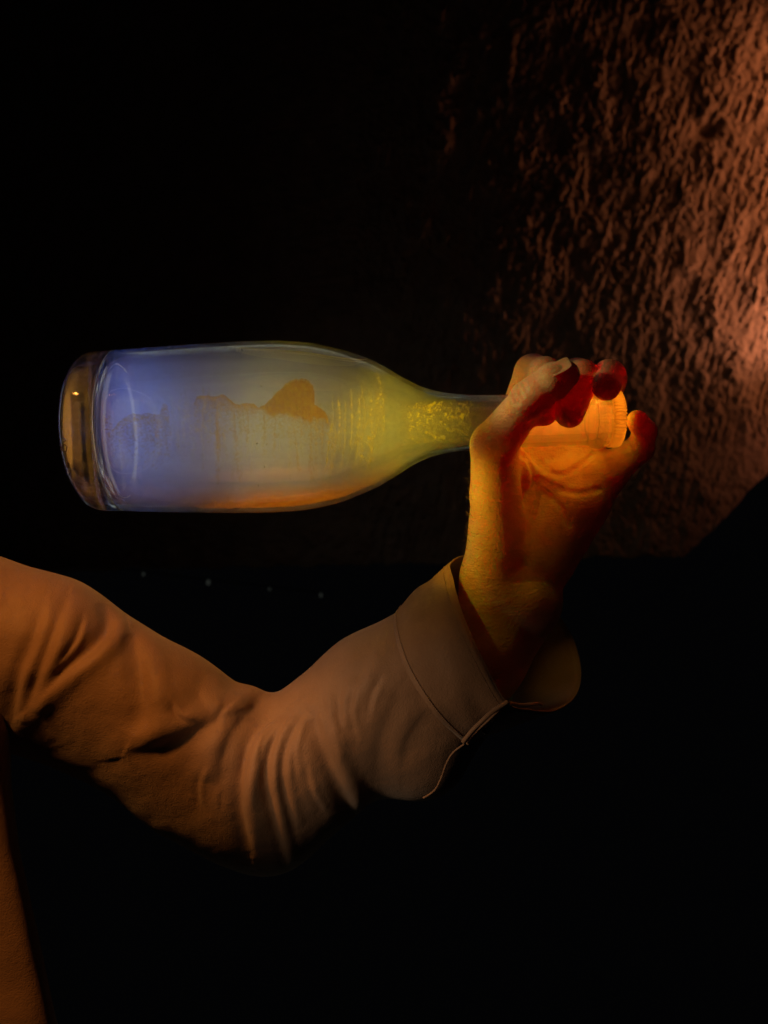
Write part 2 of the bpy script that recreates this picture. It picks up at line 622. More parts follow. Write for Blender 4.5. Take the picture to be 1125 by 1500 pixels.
OUT = [(132, 0), (126, 60), (126.5, 90), (129.5, 102), (136, 110.5), (147, 114.8), (170, 116.5), (200, 118), (260, 121), (340, 124),
       (400, 124.5), (450, 121.5), (480, 116), (500, 111), (517, 105), (533, 99), (549, 92.5), (563, 85), (577, 77), (590, 69), (603, 61.5), (617, 54.5),
       (634, 48.5), (652, 44.5), (672, 42), (690, 40.5), (740, 39), (800, 38.5), (862, 38.5), (866, 41), (871, 43.5), (876, 44), (881, 42.5), (884, 40), (888, 38.5), (893, 38)]
INN_T = 8.0


def prof_out():
    return catmull(np.array(OUT), 4)


def r_out(px):
    p = np.array(OUT[4:])
    return np.interp(px, p[:, 0], p[:, 1])


INN = [(172, 0), (170, 40), (170, 72), (172, 90.2), (177, 100.2), (186, 107.2), (200, 111.7), (260, 115.2), (340, 118.2), (400, 118.7), (450, 115.7), (480, 110.2), (500, 105.2),
       (517, 99.2), (533, 93.2), (549, 86.5), (563, 79), (577, 71), (590, 63), (603, 55.5), (617, 48.5), (634, 42.5), (652, 38), (672, 35.5), (690, 34), (740, 32.5), (800, 32), (893, 31.5)]


def r_in(px):
    p = np.array(INN[5:])
    return np.interp(px, p[:, 0], p[:, 1])


def lathe(profile, seg=SEG, close_start=True):
    """profile [(plan across, radius)] -> local metres; axis along local X"""
    vs, fs = [], []
    ring0 = []
    for (px, r) in profile:
        x = (px - BASE_PX) * S
        if r < 0.02:
            ring0.append(('p', len(vs))); vs.append((x, 0, 0))
        else:
            ring0.append(('r', len(vs)))
            for k in range(seg):
                an = 2 * math.pi * k / seg
                vs.append((x, -math.cos(an) * r * S, math.sin(an) * r * S))
    for (ta, a), (tb, b) in zip(ring0[:-1], ring0[1:]):
        for k in range(seg):
            k2 = (k + 1) % seg
            if ta == 'p': fs.append((a, b + k2, b + k))
            elif tb == 'p': fs.append((a + k, a + k2, b))
            else: fs.append((a + k, a + k2, b + k2, b + k))
    return vs, fs


def fix_normals(o):
    bm = bmesh.new(); bm.from_mesh(o.data)
    bmesh.ops.recalc_face_normals(bm, faces=bm.faces)
    bm.to_mesh(o.data); bm.free()


op = [tuple(p) for p in prof_out()]
ip = [tuple(p) for p in catmull(np.array(INN), 4)]
op = [(x, max(r, 0)) for x, r in op]; op[0] = (132, 0)
ip = [(x, max(r, 0)) for x, r in ip]; ip[0] = (172, 0)
lip = [(895.5, 37), (896.5, 34), (895.5, 31)]
glass = mesh_obj("glass_body", *lathe(op + lip + ip[::-1]), GLASS, bottle)
fix_normals(glass)
glass["label"] = "clear glass with thick base and threaded neck"

# knurled cap
def build_cap():
    seg = 192
    prof = [(899, 33), (888, 38.6), (889, 40.6), (892, 41.4), (899, 41.6), (905, 40.5), (907, 37), (907.5, 0)]
    vs, fs = [], []
    prof = prof[1:]
    for i, (px, r) in enumerate(prof):
        x = (px - BASE_PX) * S
        for k in range(seg):
            an = 2 * math.pi * k / seg
            rr = r + (0.9 * (1 if (k // 2) % 2 else -1) if 1 <= i <= 4 else 0)
            xx = x + (1.0 * S * (1 if (k // 2) % 2 else -1) if i in (3, 4, 5) else 0)
            vs.append((xx, -math.cos(an) * rr * S, math.sin(an) * rr * S))
    for i in range(len(prof) - 1):
        for k in range(seg):
            k2 = (k + 1) % seg
            fs.append((i * seg + k, i * seg + k2, (i + 1) * seg + k2, (i + 1) * seg + k))
    m, nt, out = new_mat("translucent_cap_plastic")
    d = N(nt, "ShaderNodeBsdfPrincipled"); d.inputs["Base Color"].default_value = (0.85, 0.8, 0.65, 1); d.inputs["Roughness"].default_value = 0.35
    t = N(nt, "ShaderNodeBsdfTranslucent"); t.inputs[0].default_value = (0.9, 0.8, 0.6, 1)
    tr = N(nt, "ShaderNodeBsdfTransparent")
    m1 = N(nt, "ShaderNodeMixShader"); m1.inputs[0].default_value = 0.6
    L(nt, d.outputs[0], m1.inputs[1]); L(nt, t.outputs[0], m1.inputs[2])
    m2 = N(nt, "ShaderNodeMixShader"); m2.inputs[0].default_value = 0.25
    L(nt, m1.outputs[0], m2.inputs[1]); L(nt, tr.outputs[0], m2.inputs[2])
    L(nt, m2.outputs[0], out.inputs[0])
    o = mesh_obj("cap", vs, fs, m, bottle)
    fix_normals(o)
    o["label"] = "translucent knurled cap glowing amber"


build_cap()

# knurling round the heel and small moulded marks
def build_heel():
    vs, fs = [], []
    def bump(c, r):
        b = len(vs)
        c = Vector(c)
        for dx, dy, dz in ((1, 0, 0), (-1, 0, 0), (0, 1, 0), (0, -1, 0), (0, 0, 1), (0, 0, -1)):
            vs.append((c.x + dx * r, c.y + dy * r, c.z + dz * r))
        for f in ((0, 2, 4), (2, 1, 4), (1, 3, 4), (3, 0, 4), (2, 0, 5), (1, 2, 5), (3, 1, 5), (0, 3, 5)):
            fs.append(tuple(b + i for i in f))
    for k in range(110):
        an = 2 * math.pi * k / 110
        r = 96.5 * S
        bump(((127.5 - BASE_PX) * S, -math.cos(an) * r, math.sin(an) * r), 2.0 * S)
    mesh_obj("knurling", vs, fs, GLASS, bottle, smooth=True)["kind"] = "stuff"


build_heel()


def b_local(p):
    """plan point -> bottle local metres"""
    q = Matrix.Rotation(tilt, 3, 'Y') @ (Vector(W(p)) - b_loc)
    return q


def wall_point(px, py, inset=2.0):
    """seen plan position -> point on the front inner wall of the bottle (local metres)"""
    dep = -90.0
    for _ in range(6):
        k = 1 + dep / F
        X = (px - CX) * k + CX
        Yc = (py - CY) * k + CY
        r = float(r_in(X)) - inset
        dy = Yc - axis_y(X)
        dy = max(-r * 0.995, min(r * 0.995, dy))
        dep = -math.sqrt(max(r * r - dy * dy, 0.0))
    q = Vector(W((px, py, dep)))
    return Matrix.Rotation(tilt, 3, 'Y') @ (q - b_loc)


# moulded characters on the heel: small raised rings and strokes
mark_pts = [[(94, 641), (97, 645), (93, 647)], [(95, 650), (99, 655), (97, 661), (91, 660), (90, 654), (95, 650)], [(98, 676), (102, 679), (101, 685), (97, 684), (98, 676)], [(100, 690), (104, 692), (101, 695)]]
MARK = simple_mat("dark_moulding", (0.16, 0.10, 0.06), 0.5)  # dark colour so the marks show on clear glass
for pts in mark_pts:
    pl = []
    for (x, y) in pts:
        r = 112.0
        dep = -100.0
        for _ in range(4):
            k = 1 + dep / F
            dy = (y - CY) * k + CY - axis_y(140)
            dep = -math.sqrt(max(r * r - dy * dy, 0))
        pl.append(b_local((x, y, dep)))
    v, f = tube([tuple(p) for p in pl], 0.9 * S, 6)
    o = mesh_obj("moulded_mark", v, f, MARK, bottle)
    fix_normals(o)

# ------------------------------------------------------------------ liquid
def build_liquid():
    prof = [(x, max(r - 1.2, 0)) for x, r in ip if x < 888]
    prof[0] = (172.8, 0)
    prof = [(max(x, 172.8), r) for x, r in prof] + [(888, 28.5), (888, 0)]
    o = mesh_obj("cloudy_water", *lathe(prof, 96), LIQUID)
    o.location = b_loc
    o.rotation_euler = (0, -tilt, 0)
    fix_normals(o)
    # flatten the top to the water level; the air pocket stays above it
    a, c = b_local((322, 508, 0)), b_local((548, 532, 0))
    nrm = Vector((-(c.z - a.z), 0, c.x - a.x)).normalized()
    bm = bmesh.new(); bm.from_mesh(o.data)
    res = bmesh.ops.bisect_plane(bm, geom=bm.verts[:] + bm.edges[:] + bm.faces[:], plane_co=a, plane_no=nrm, clear_outer=True)
    edges = [e for e in res['geom_cut'] if isinstance(e, bmesh.types.BMEdge)]
    bmesh.ops.edgeloop_fill(bm, edges=[e for e in bm.edges if e.is_boundary])
    bmesh.ops.recalc_face_normals(bm, faces=bm.faces)
    bm.to_mesh(o.data); bm.free()
    # meniscus at the front glass, its bright line put in as pale colour
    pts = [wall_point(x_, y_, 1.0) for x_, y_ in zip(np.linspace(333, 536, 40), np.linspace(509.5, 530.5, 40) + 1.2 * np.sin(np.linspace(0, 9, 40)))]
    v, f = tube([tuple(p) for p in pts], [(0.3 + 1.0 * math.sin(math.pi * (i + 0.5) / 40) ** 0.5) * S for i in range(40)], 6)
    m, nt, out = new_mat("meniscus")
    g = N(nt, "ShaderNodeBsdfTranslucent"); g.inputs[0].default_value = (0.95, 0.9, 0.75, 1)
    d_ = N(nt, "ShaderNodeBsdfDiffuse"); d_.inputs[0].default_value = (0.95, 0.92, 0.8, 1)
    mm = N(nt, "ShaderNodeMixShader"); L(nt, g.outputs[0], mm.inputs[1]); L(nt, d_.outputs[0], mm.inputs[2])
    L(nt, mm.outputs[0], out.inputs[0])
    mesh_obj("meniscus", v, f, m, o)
    tag(o, "cloudy water filling the bottle, blue at the base and amber at the neck", "water", kind="thing")
    return o


water = build_liquid()


# ------------------------------------------------------------------ residue
def film_mat(name, colA, colB, trans=0.55, solid=0.22, tintA=(0.98, 0.54, 0.12), tintB=(1.0, 0.76, 0.30), grain=0.9):
    m, nt, out = new_mat(name)
    at = N(nt, "ShaderNodeAttribute"); at.attribute_name = "cover"
    tc = N(nt, "ShaderNodeTexCoord").outputs["Object"]
    n1 = noise(nt, tc, 700, 5, 0.7)
    n2 = noise(nt, tc, 2600, 3, 0.6)
    col = ramp(nt, n1, [(0.35, colA), (0.68, colB)])
    d = N(nt, "ShaderNodeBsdfDiffuse"); t = N(nt, "ShaderNodeBsdfTranslucent")
    L(nt, col, d.inputs[0]); L(nt, col, t.inputs[0])
    m0 = N(nt, "ShaderNodeMixShader"); m0.inputs[0].default_value = trans
    L(nt, d.outputs[0], m0.inputs[1]); L(nt, t.outputs[0], m0.inputs[2])
    tint = N(nt, "ShaderNodeBsdfTransparent"); L(nt, ramp(nt, n1, [(0.3, tintA), (0.7, tintB)]), tint.inputs[0])
    m1 = N(nt, "ShaderNodeMixShader"); m1.inputs[0].default_value = solid
    L(nt, tint.outputs[0], m1.inputs[1]); L(nt, m0.outputs[0], m1.inputs[2])
    tr = N(nt, "ShaderNodeBsdfTransparent")
    k = math_node(nt, 'ADD', at.outputs["Fac"], math_node(nt, 'MULTIPLY', math_node(nt, 'SUBTRACT', math_node(nt, 'ADD', n1, math_node(nt, 'MULTIPLY', n2, 0.7)), 0.85), grain))
    k = math_node(nt, 'MULTIPLY', k, math_node(nt, 'GREATER_THAN', at.outputs["Fac"], 0.004), clamp=True)
    m2 = N(nt, "ShaderNodeMixShader")
    L(nt, k, m2.inputs[0]); L(nt, tr.outputs[0], m2.inputs[1]); L(nt, m1.outputs[0], m2.inputs[2])
    L(nt, m2.outputs[0], out.inputs[0])
    return m


RUST = film_mat("rust_residue", (0.40, 0.19, 0.03), (0.90, 0.56, 0.12), solid=0.32, tintA=(0.86, 0.42, 0.07), tintB=(1.0, 0.80, 0.34), grain=1.7)
PALE = film_mat("pale_residue", (0.70, 0.52, 0.14), (0.95, 0.80, 0.30), solid=0.8)


def inside_poly(px, py, poly):
    c = np.zeros(px.shape, dtype=bool)
    n = len(poly)
    for i in range(n):
        x0, y0 = poly[i]; x1, y1 = poly[(i + 1) % n]
        cond = ((y0 > py) != (y1 > py)) & (px < (x1 - x0) * (py - y0) / (y1 - y0 + 1e-9) + x0)
        c ^= cond
    return c


def film_grid(name, x0, x1, y0, y1, step, cover, mat, inset=2.0):
    xs = np.arange(x0, x1 + step, step); ys = np.arange(y0, y1 + step, step)
    PX, PY = np.meshgrid(xs, ys, indexing='ij')
    cv = np.clip(cover(PX, PY), 0, 1)
    keep = cv > 0.004
    ny = len(ys)
    vid = {}
    vs, fs, att = [], [], []
    def vert(i, j):
        k = (i, j)
        if k not in vid:
            vid[k] = len(vs)
            vs.append(tuple(wall_point(PX[i, j], PY[i, j], inset)))
            att.append(cv[i, j])
        return vid[k]
    q = keep[:-1, :-1] | keep[1:, :-1] | keep[:-1, 1:] | keep[1:, 1:]
    for i, j in zip(*np.nonzero(q)):
        fs.append((vert(i, j), vert(i, j + 1), vert(i + 1, j + 1), vert(i + 1, j)))
    o = mesh_obj(name, vs, fs, mat, bottle)
    a = o.data.attributes.new("cover", 'FLOAT', 'POINT')
    a.data.foreach_set("value", np.array(att, dtype=np.float32))
    return o


def stain_right(PX, PY):
    top = np.interp(PX, [284, 290, 300, 318, 328, 336, 345, 352, 362, 372, 378, 386, 396, 404, 412, 422, 432, 442, 452, 458, 461, 460, 466, 474, 479, 482],
                    [592, 581, 580, 582, 578, 585, 592, 593, 591, 592, 597, 594, 586, 578, 569, 561, 557, 556, 559, 566, 575, 592, 597, 601, 608, 622])
    top = top + 2.2 * (vnoise(PX / 2.6, PY * 0, 31) - 0.5)
    d = PY - top
    bot = np.interp(PX, [284, 340, 380, 430, 460, 482], [600, 604, 604, 612, 616, 616])
    bot = bot + 9 * (vnoise(PX / 5.0, PY * 0, 35) - 0.4)
    body = np.clip((bot - PY) / 18.0, 0, 1) + 0.30 * np.clip((bot + 34 - PY) / 40.0, 0, 1)
    edge = np.exp(-np.clip(d, 0, None) / 3.0) * 0.35
    band = np.exp(-((PY - bot + 7) / 7.0) ** 2) * np.interp(PX, [284, 360, 400, 480], [0.0, 0.12, 0.45, 0.55])
    thin = np.interp(PX, [284, 300, 345, 385, 410, 460], [0.16, 0.22, 0.25, 0.40, 0.62, 0.62])
    c = 1.35 * (thin * body + edge * body + band)
    # runs below the stain
    run = np.zeros_like(PX)
    for (x0, x1, ya, yb, w, s) in [(318, 321, 606, 712, 2.1, .55), (343, 352, 604, 705, 2.0, .45), (363, 361, 604, 655, 2.0, .40), (387, 386, 606, 668, 2.2, .45), (403, 401, 606, 670, 1.8, .45),
                                   (431, 440, 612, 690, 1.7, .30), (455, 456, 612, 720, 1.7, .40), (463, 463, 612, 700, 1.3, .35), (473, 470, 612, 680, 1.9, .50), (297, 298, 590, 632, 1.8, .35), (288, 290, 588, 625, 1.5, .3), (332, 328, 590, 640, 1.5, .28),
                                   (311, 308, 596, 650, 1.4, .22)]:
        t = np.clip((PY - ya) / (yb - ya), 0, 1)
        xc = x0 + (x1 - x0) * t ** 1.6 + 1.5 * (vnoise(PY / 14.0, PX * 0 + x0, 33) - 0.5)
        g = np.exp(-((PX - xc) / w) ** 2) * np.clip(1 - t, 0, 1) ** 0.6 * (PY > ya - 14) * (PY < yb)
        run = np.maximum(run, g * s)
    return np.where(d > 0, np.maximum(c, run), 0)


def stain_left(PX, PY):
    top = np.interp(PX, [150, 160, 172, 184, 196, 206, 216, 228, 234, 238, 241, 246, 250, 256], [650, 634, 622, 611, 606, 608, 605, 608, 607, 596, 591, 594, 625, 660])
    top = top + 2.0 * (vnoise(PX / 2.2, PY * 0, 41) - 0.5)
    d = PY - top
    spk = vnoise(PX / 2.2, PY / 2.2, 42) * 0.6 + vnoise(PX / 5.0, PY / 5.0, 43) * 0.4
    fade = np.clip((655 - PY) / 40.0, 0, 1)
    c = 0.42 * fade * np.clip(1.6 - np.abs(PX - 205) / 45.0, 0.2, 1) + 0.35 * np.clip(spk - 0.50, 0, 1) * np.clip((690 - PY) / 50, 0, 1) * 3.0
    run = np.zeros_like(PX)
    for (x0, x1, ya, yb, w, s) in [(240, 246, 598, 668, 2.2, .5), (232, 234, 610, 655, 2.0, .4), (219, 222, 610, 650, 1.6, .3)]:
        t = np.clip((PY - ya) / (yb - ya), 0, 1)
        xc = x0 + (x1 - x0) * t
        run = np.maximum(run, np.exp(-((PX - xc) / w) ** 2) * np.clip(1 - t, 0, 1) ** 0.5 * (PY > ya) * (PY < yb) * s)
    return np.where((d > 0) & (PX > 150) & (PX < 252), np.maximum(c, run), 0)


def specks_base(PX, PY):
    g = np.exp(-(((PX - 158) / 9.0) ** 2 + ((PY - 622) / 17.0) ** 2))
    spk = vnoise(PX / 1.7, PY / 1.7, 51)
    return np.clip(g * 1.1 - 0.25, 0, 1) * np.clip(spk * 2.4 - 1.0, 0, 1)


def streaks_mid(PX, PY):
    """faint pale runs over the barrel and the shoulder; they bend with the shoulder"""
    c = np.zeros_like(PX)
    r2 = np.random.default_rng(77)
    lines = []
    for i in range(26):
        x0 = 470 + 92 * r2.uniform(0, 1) ** 0.7
        ya = 560 + abs(x0 - 540) * 0.8 + r2.uniform(-28, 40)
        yb = min(ya + r2.uniform(50, 130), 705)
        lines.append((x0, x0 - r2.uniform(2, 16), ya, yb, r2.uniform(0.9, 2.0), r2.uniform(0.45, 0.95)))
    for i in range(44):
        x0 = r2.uniform(250, 490)
        ya = r2.uniform(560, 640); yb = ya + r2.uniform(30, 90)
        lines.append((x0, x0 + r2.uniform(-3, 9), ya, min(yb, 722), r2.uniform(0.8, 2.4), r2.uniform(0.2, 0.45)))
    lines += [(276, 284, 590, 672, 4.0, 0.18), (254, 262, 596, 645, 2.0, .18)]
    for (x0, x1, ya, yb, w, s) in lines:
        t = np.clip((PY - ya) / (yb - ya), 0, 1)
        xc = x0 + (x1 - x0) * t ** 1.4 + max(0.0, (x0 - 470) / 90.0) * 11 * 4 * t * (1 - t) + 2.0 * (vnoise(PY / 12.0, PX * 0 + x0, 61) - 0.5)
        beads = 0.35 + 0.65 * vnoise(PY / 3.0, PX * 0 + x0 * 3, 62)
        g = np.exp(-((PX - xc) / w) ** 2) * np.clip(t * 8, 0, 1) * np.clip((1 - t) * 3, 0, 1) * (PY > ya) * (PY < yb)
        c = np.maximum(c, 0.85 * g * s * beads)
    # scattered beads near the shoulder
    bx = vnoise(PX / 2.6, PY / 3.4, 63)
    reg = 0.8 * np.exp(-(((PX - 546 + 0.004 * (PY - 625) ** 2) / 13.0) ** 2 + ((PY - 635) / 48.0) ** 2)) + 0.8 * np.exp(-(((PX - 528) / 12.0) ** 2 + ((PY - 672) / 20.0) ** 2))
    c = np.maximum(c, np.clip(bx - 0.66, 0, 1) * 2.6 * np.clip(reg, 0, 1))
    return c


def neck_scum(PX, PY):
    yc = np.array([axis_y(x) for x in PX[:, 0]])[:, None]
    d = PY - yc
    wx = vnoise(PX / 14.0, PY / 14.0, 71) * 3.0
    rid = 1 - np.abs(2 * vnoise(PX / 9.0 + wx, PY / 6.0 + wx * 0.7, 72) - 1)
    rid2 = 1 - np.abs(2 * vnoise(PX / 5.0 - wx, PY / 4.0 + wx, 73) - 1)
    spk = vnoise(PX / 1.8, PY / 1.8, 74)
    reg = np.clip((PX - 584) / 16.0, 0, 1) * np.clip((722 - PX) / 30.0, 0.15, 1) * np.clip((34 - np.abs(d)) / 8.0, 0, 1) * (np.abs(d) < np.interp(PX, [584, 620, 660], [50, 42, 33]))
    c = np.clip(rid - 0.82, 0, 1) * 3.5 + np.clip(rid2 - 0.84, 0, 1) * 3.5 + np.clip(spk - 0.72, 0, 1) * 3.5 + 0.10
    up = np.interp(d, [-40, -20, 0, 40], [0.9, 1.1, 0.7, 0.5])
    return c * reg * up


film_grid("rust_stain", 284, 484, 552, 724, 1.0, stain_right, RUST)["label"] = "rusty stain with a rounded lobe and runs"
film_grid("rust_stain", 150, 254, 586, 694, 1.0, stain_left, RUST, 2.4)["label"] = "speckled brown stain near the base"
film_grid("rust_specks", 146, 172, 600, 646, 0.8, specks_base, RUST, 2.8)
film_grid("pale_runs", 250, 572, 540, 724, 1.2, streaks_mid, PALE, 3.0)
film_grid("neck_scum", 584, 740, 570, 664, 1.0, neck_scum, PALE, 2.2)


# amber and dark refractions of the thick base, painted on a disc inside it
def build_base_refraction():
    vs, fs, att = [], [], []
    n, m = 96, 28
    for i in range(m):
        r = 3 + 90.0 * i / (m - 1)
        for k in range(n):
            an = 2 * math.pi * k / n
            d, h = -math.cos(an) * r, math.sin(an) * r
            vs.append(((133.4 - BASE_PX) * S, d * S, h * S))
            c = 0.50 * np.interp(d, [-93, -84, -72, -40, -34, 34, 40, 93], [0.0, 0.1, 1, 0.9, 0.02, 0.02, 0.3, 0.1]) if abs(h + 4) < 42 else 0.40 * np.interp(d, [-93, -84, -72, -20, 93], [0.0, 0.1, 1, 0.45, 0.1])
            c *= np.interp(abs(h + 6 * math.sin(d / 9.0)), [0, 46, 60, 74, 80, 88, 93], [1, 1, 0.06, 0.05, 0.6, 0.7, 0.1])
            att.append(c)
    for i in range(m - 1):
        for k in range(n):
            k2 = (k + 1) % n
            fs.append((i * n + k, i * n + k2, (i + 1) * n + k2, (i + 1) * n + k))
    o = mesh_obj("base_refraction", vs, fs, film_mat("amber_refraction", (0.75, 0.26, 0.02), (0.85, 0.36, 0.05), 0.7, 0.9, grain=0.05), bottle)
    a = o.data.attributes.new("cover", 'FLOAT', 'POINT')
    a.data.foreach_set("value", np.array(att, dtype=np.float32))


build_base_refraction()
# pale ring painted in for the highlight along the floor's corner
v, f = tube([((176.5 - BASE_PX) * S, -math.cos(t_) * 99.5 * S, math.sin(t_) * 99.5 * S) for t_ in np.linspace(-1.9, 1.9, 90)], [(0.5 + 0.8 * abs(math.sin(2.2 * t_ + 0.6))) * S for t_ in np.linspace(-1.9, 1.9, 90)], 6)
mesh_obj("floor_highlight", v, f, simple_mat("pale_highlight", (0.85, 0.78, 0.62), 0.4), bottle)


# orange silt lying along the lowest side of the bottle
def build_silt():
    vs, fs, att = [], [], []
    xs = np.linspace(196, 596, 220)
    an = np.linspace(-78, 78, 90)       # degrees from straight down, negative towards the camera
    for x in xs:
        r = (float(r_in(x)) - 1.6) * S
        amount = np.interp(x, [196, 250, 310, 420, 480, 520, 596], [0.0, 0.15, 0.62, 1.0, 0.95, 0.55, 0.0])
        for a in an:
            ar = math.radians(a)
            vs.append(((x - BASE_PX) * S, math.sin(ar) * r, -math.cos(ar) * r))
            drop = (1 - math.cos(ar)) * r / S            # height above the lowest line
            w = 28 + 10 * float(vnoise(np.array(x / 24.0), np.array(a / 30.0), 81))
            att.append(amount * max(0.0, 1 - drop / w) ** 1.3 * 1.5)
    n = len(an)
    for i in range(len(xs) - 1):
        for j in range(n - 1):
            fs.append((i * n + j, i * n + j + 1, (i + 1) * n + j + 1, (i + 1) * n + j))
    m = film_mat("orange_silt", (0.80, 0.30, 0.04), (0.95, 0.45, 0.09), 0.6, 0.6, (1.0, 0.46, 0.06), (1.0, 0.58, 0.12), 0.5)
    o = mesh_obj("silt", vs, fs, m, water)
    a = o.data.attributes.new("cover", 'FLOAT', 'POINT')
    a.data.foreach_set("value", np.array(att, dtype=np.float32))
    o["label"] = "orange silt settled along the bottom"


build_silt()

# dark grains and a sliver floating in the water
gm = simple_mat("dark_grain", (0.05, 0.03, 0.02), 0.8)
for (x, y, r) in [(383, 566, 1.3), (377, 649, 1.2), (388, 683, 1.3), (354, 527, 1.0), (391, 650, .9), (379, 709, 1.0), (355, 515, 1.8), (425, 700, .9)]:
    c = wall_point(x, y, 3.2)
    bm = bmesh.new(); bmesh.ops.create_icosphere(bm, subdivisions=1, radius=r * S)
    for v in bm.verts: v.co *= random.uniform(0.7, 1.2)
    me = bpy.data.meshes.new("grain"); bm.to_mesh(me); bm.free(); me.materials.append(gm)
    o = bpy.data.objects.new("grain", me); COL.objects.link(o); o.parent = water; o.location = c
v, f = tube([tuple(wall_point(x, y, 3.2)) for x, y in [(274, 740), (279, 741), (285, 742.5), (291, 743)]], [0.6 * S, 1.3 * S, 1.2 * S, 0.4 * S], 6)
mesh_obj("sliver", v, f, gm, water)

# beads of water inside the air pocket
bead_m = GLASS
for (x, y, r) in [(349, 507, 2.6), (357, 509.5, 1.8), (396, 507.5, 2.2), (401, 506, 1.5), (420, 506.5, 2.0), (430, 515.5, 2.4), (425, 508, 1.3), (470, 519, 1.7), (525, 527, 1.8), (383, 505.5, 1.2), (340, 506.5, 1.6)]:
    c = wall_point(x, y, 3.0)
    bm = bmesh.new(); bmesh.ops.create_icosphere(bm, subdivisions=2, radius=r * S)
    me = bpy.data.meshes.new("bead"); bm.to_mesh(me); bm.free(); me.materials.append(bead_m)
    me.polygons.foreach_set("use_smooth", np.ones(len(me.polygons), dtype=bool))
    o = bpy.data.objects.new("water_bead", me); COL.objects.link(o); o.parent = water; o.location = c

# ------------------------------------------------------------------ the person: hand and arm
person = empty("person", W((-150, 1500, 90)))
tag(person, "person in a brown shirt with the bent left arm holding up the bottle", "person")
person_inv = Matrix.Translation(-person.location)


def person_mesh(name, V, Fq, mat, parent=None, plan=True):
    P = W(V) if plan else np.asarray(V)
    P = P - np.array(person.location)
    return mesh_obj(name, P, Fq, mat, parent or person)


def build_hand():
    f = Field((600, 488, -160), (985, 1075, 215), 2.4)
    # palm, heel of the hand, wrist and forearm
    P = f.blank()
    wrist = (757, 878, 70)
    mcp = {'i': (742, 668, 82), 'm': (797, 662, 92), 'r': (848, 672, 90), 'p': (888, 694, 74)}
    f.add(P, (640, 1050, 60), (700, 960, 66), 74, 72, 8, 1.12)
    f.add(P, (700, 960, 66), wrist, 72, 66, 14, 1.25)
    f.add(P, wrist, (765, 800, 76), 64, 50, 14, 1.25)
    for k, r in (('i', 36), ('m', 38), ('r', 36), ('p', 30)):
        f.add(P, (770 + {'i': -22, 'm': 0, 'r': 18, 'p': 30}[k], 820, 76), mcp[k], 40, r, 16)
    f.add(P, (800, 820, 70), (850, 735, 62), 42, 42, 14)          # hypothenar
    f.add(P, (850, 735, 62), (872, 700, 62), 40, 32, 14)
    f.add(P, (722, 850, 52), (730, 760, 34), 44, 40, 16)           # thenar
    f.add(P, (815, 700, 60), (860, 690, 58), 26, 24, 12)           # pads below the fingers
    f.add(P, (716, 880, 44), (712, 850, 40), 36, 30, 34)           # wrist bone
    # thumb
    T = f.chain([(729, 800, 32), (726, 724, 4), (724, 652, -30), (776, 584, -90), (812, 557, -101), (829, 548, -102)], [40, 37, 34.5, 26.5, 26, 20.5], 7)
    f.add(T, (771, 590, -92), (786, 577, -95), 28, 27, 5)          # joint
    f.add(T, (742, 660, -10), (765, 690, 40), 20, 22, 14)          # web between thumb and palm
    # fingers, wrapped over the neck towards the camera
    I = f.chain([mcp['i'], (781, 546, 44), (799, 548, -30), (796, 603, -66)], [32, 27, 25, 21.5], 6)
    M = f.chain([mcp['m'], (846, 552, 54), (853, 553, -40), (834, 604, -74)], [32, 27, 26, 23], 6)
    R = f.chain([mcp['r'], (892, 555, 60), (893, 551, -20), (888, 566, -72)], [31, 26, 24, 21.5], 6)
    Q = f.chain([mcp['p'], (938, 656, 66), (944, 632, 30), (934, 617, -14)], [27, 20.5, 18, 16.5], 6)
    # flexion creases
    for G_, pts in ((T, [((756, 590, -118), (764, 560, -110))]),):
        for a, b in pts: f.cut(G_, a, b, 1.6, 1.2, 2.5)
    body = smin(P, T, 13)
    G = body
    for Fg, k in ((I, 12), (M, 12), (R, 12), (Q, 14)):
        G = np.minimum(G, smin(body, Fg, k))
    # palm lines: read the palm's front, press shallow grooves into it
    for line, r, dep in (([(772, 668), (782, 690), (784, 725), (778, 760), (770, 800)], 4.0, 1.5), ([(790, 676), (812, 694), (835, 690), (868, 664)], 3.6, 1.5),
                         ([(786, 700), (815, 715), (850, 722), (880, 716)], 3.2, 1.0), ([(762, 664), (775, 672)], 4, 1), ([(796, 720), (822, 745), (832, 770)], 2.6, .5), ([(806, 670), (800, 690)], 3.4, 1.0), ([(750, 574), (757, 590)], 2.2, 1), ([(757, 566), (765, 583)], 2.0, 1), ([(764, 560), (771, 572)], 1.8, 1)):
        c = catmull(line, 5)
        pts = []
        for x, y in c:
            z = f.front(G, x, y)
            if z is not None: pts.append((x, y, z - r * 0.95))
        for a, b in zip(pts[:-1], pts[1:]):
            f.cut(G, a, b, r, r, 5)
    V, Fq = surface_nets(f, G, 5)
    o = person_mesh("hand", V, Fq, SKIN)
    o["label"] = "bare left hand, thumb across the bottle neck, fingertips glowing red"
    return f, G, o


hf, HG, hand = build_hand()


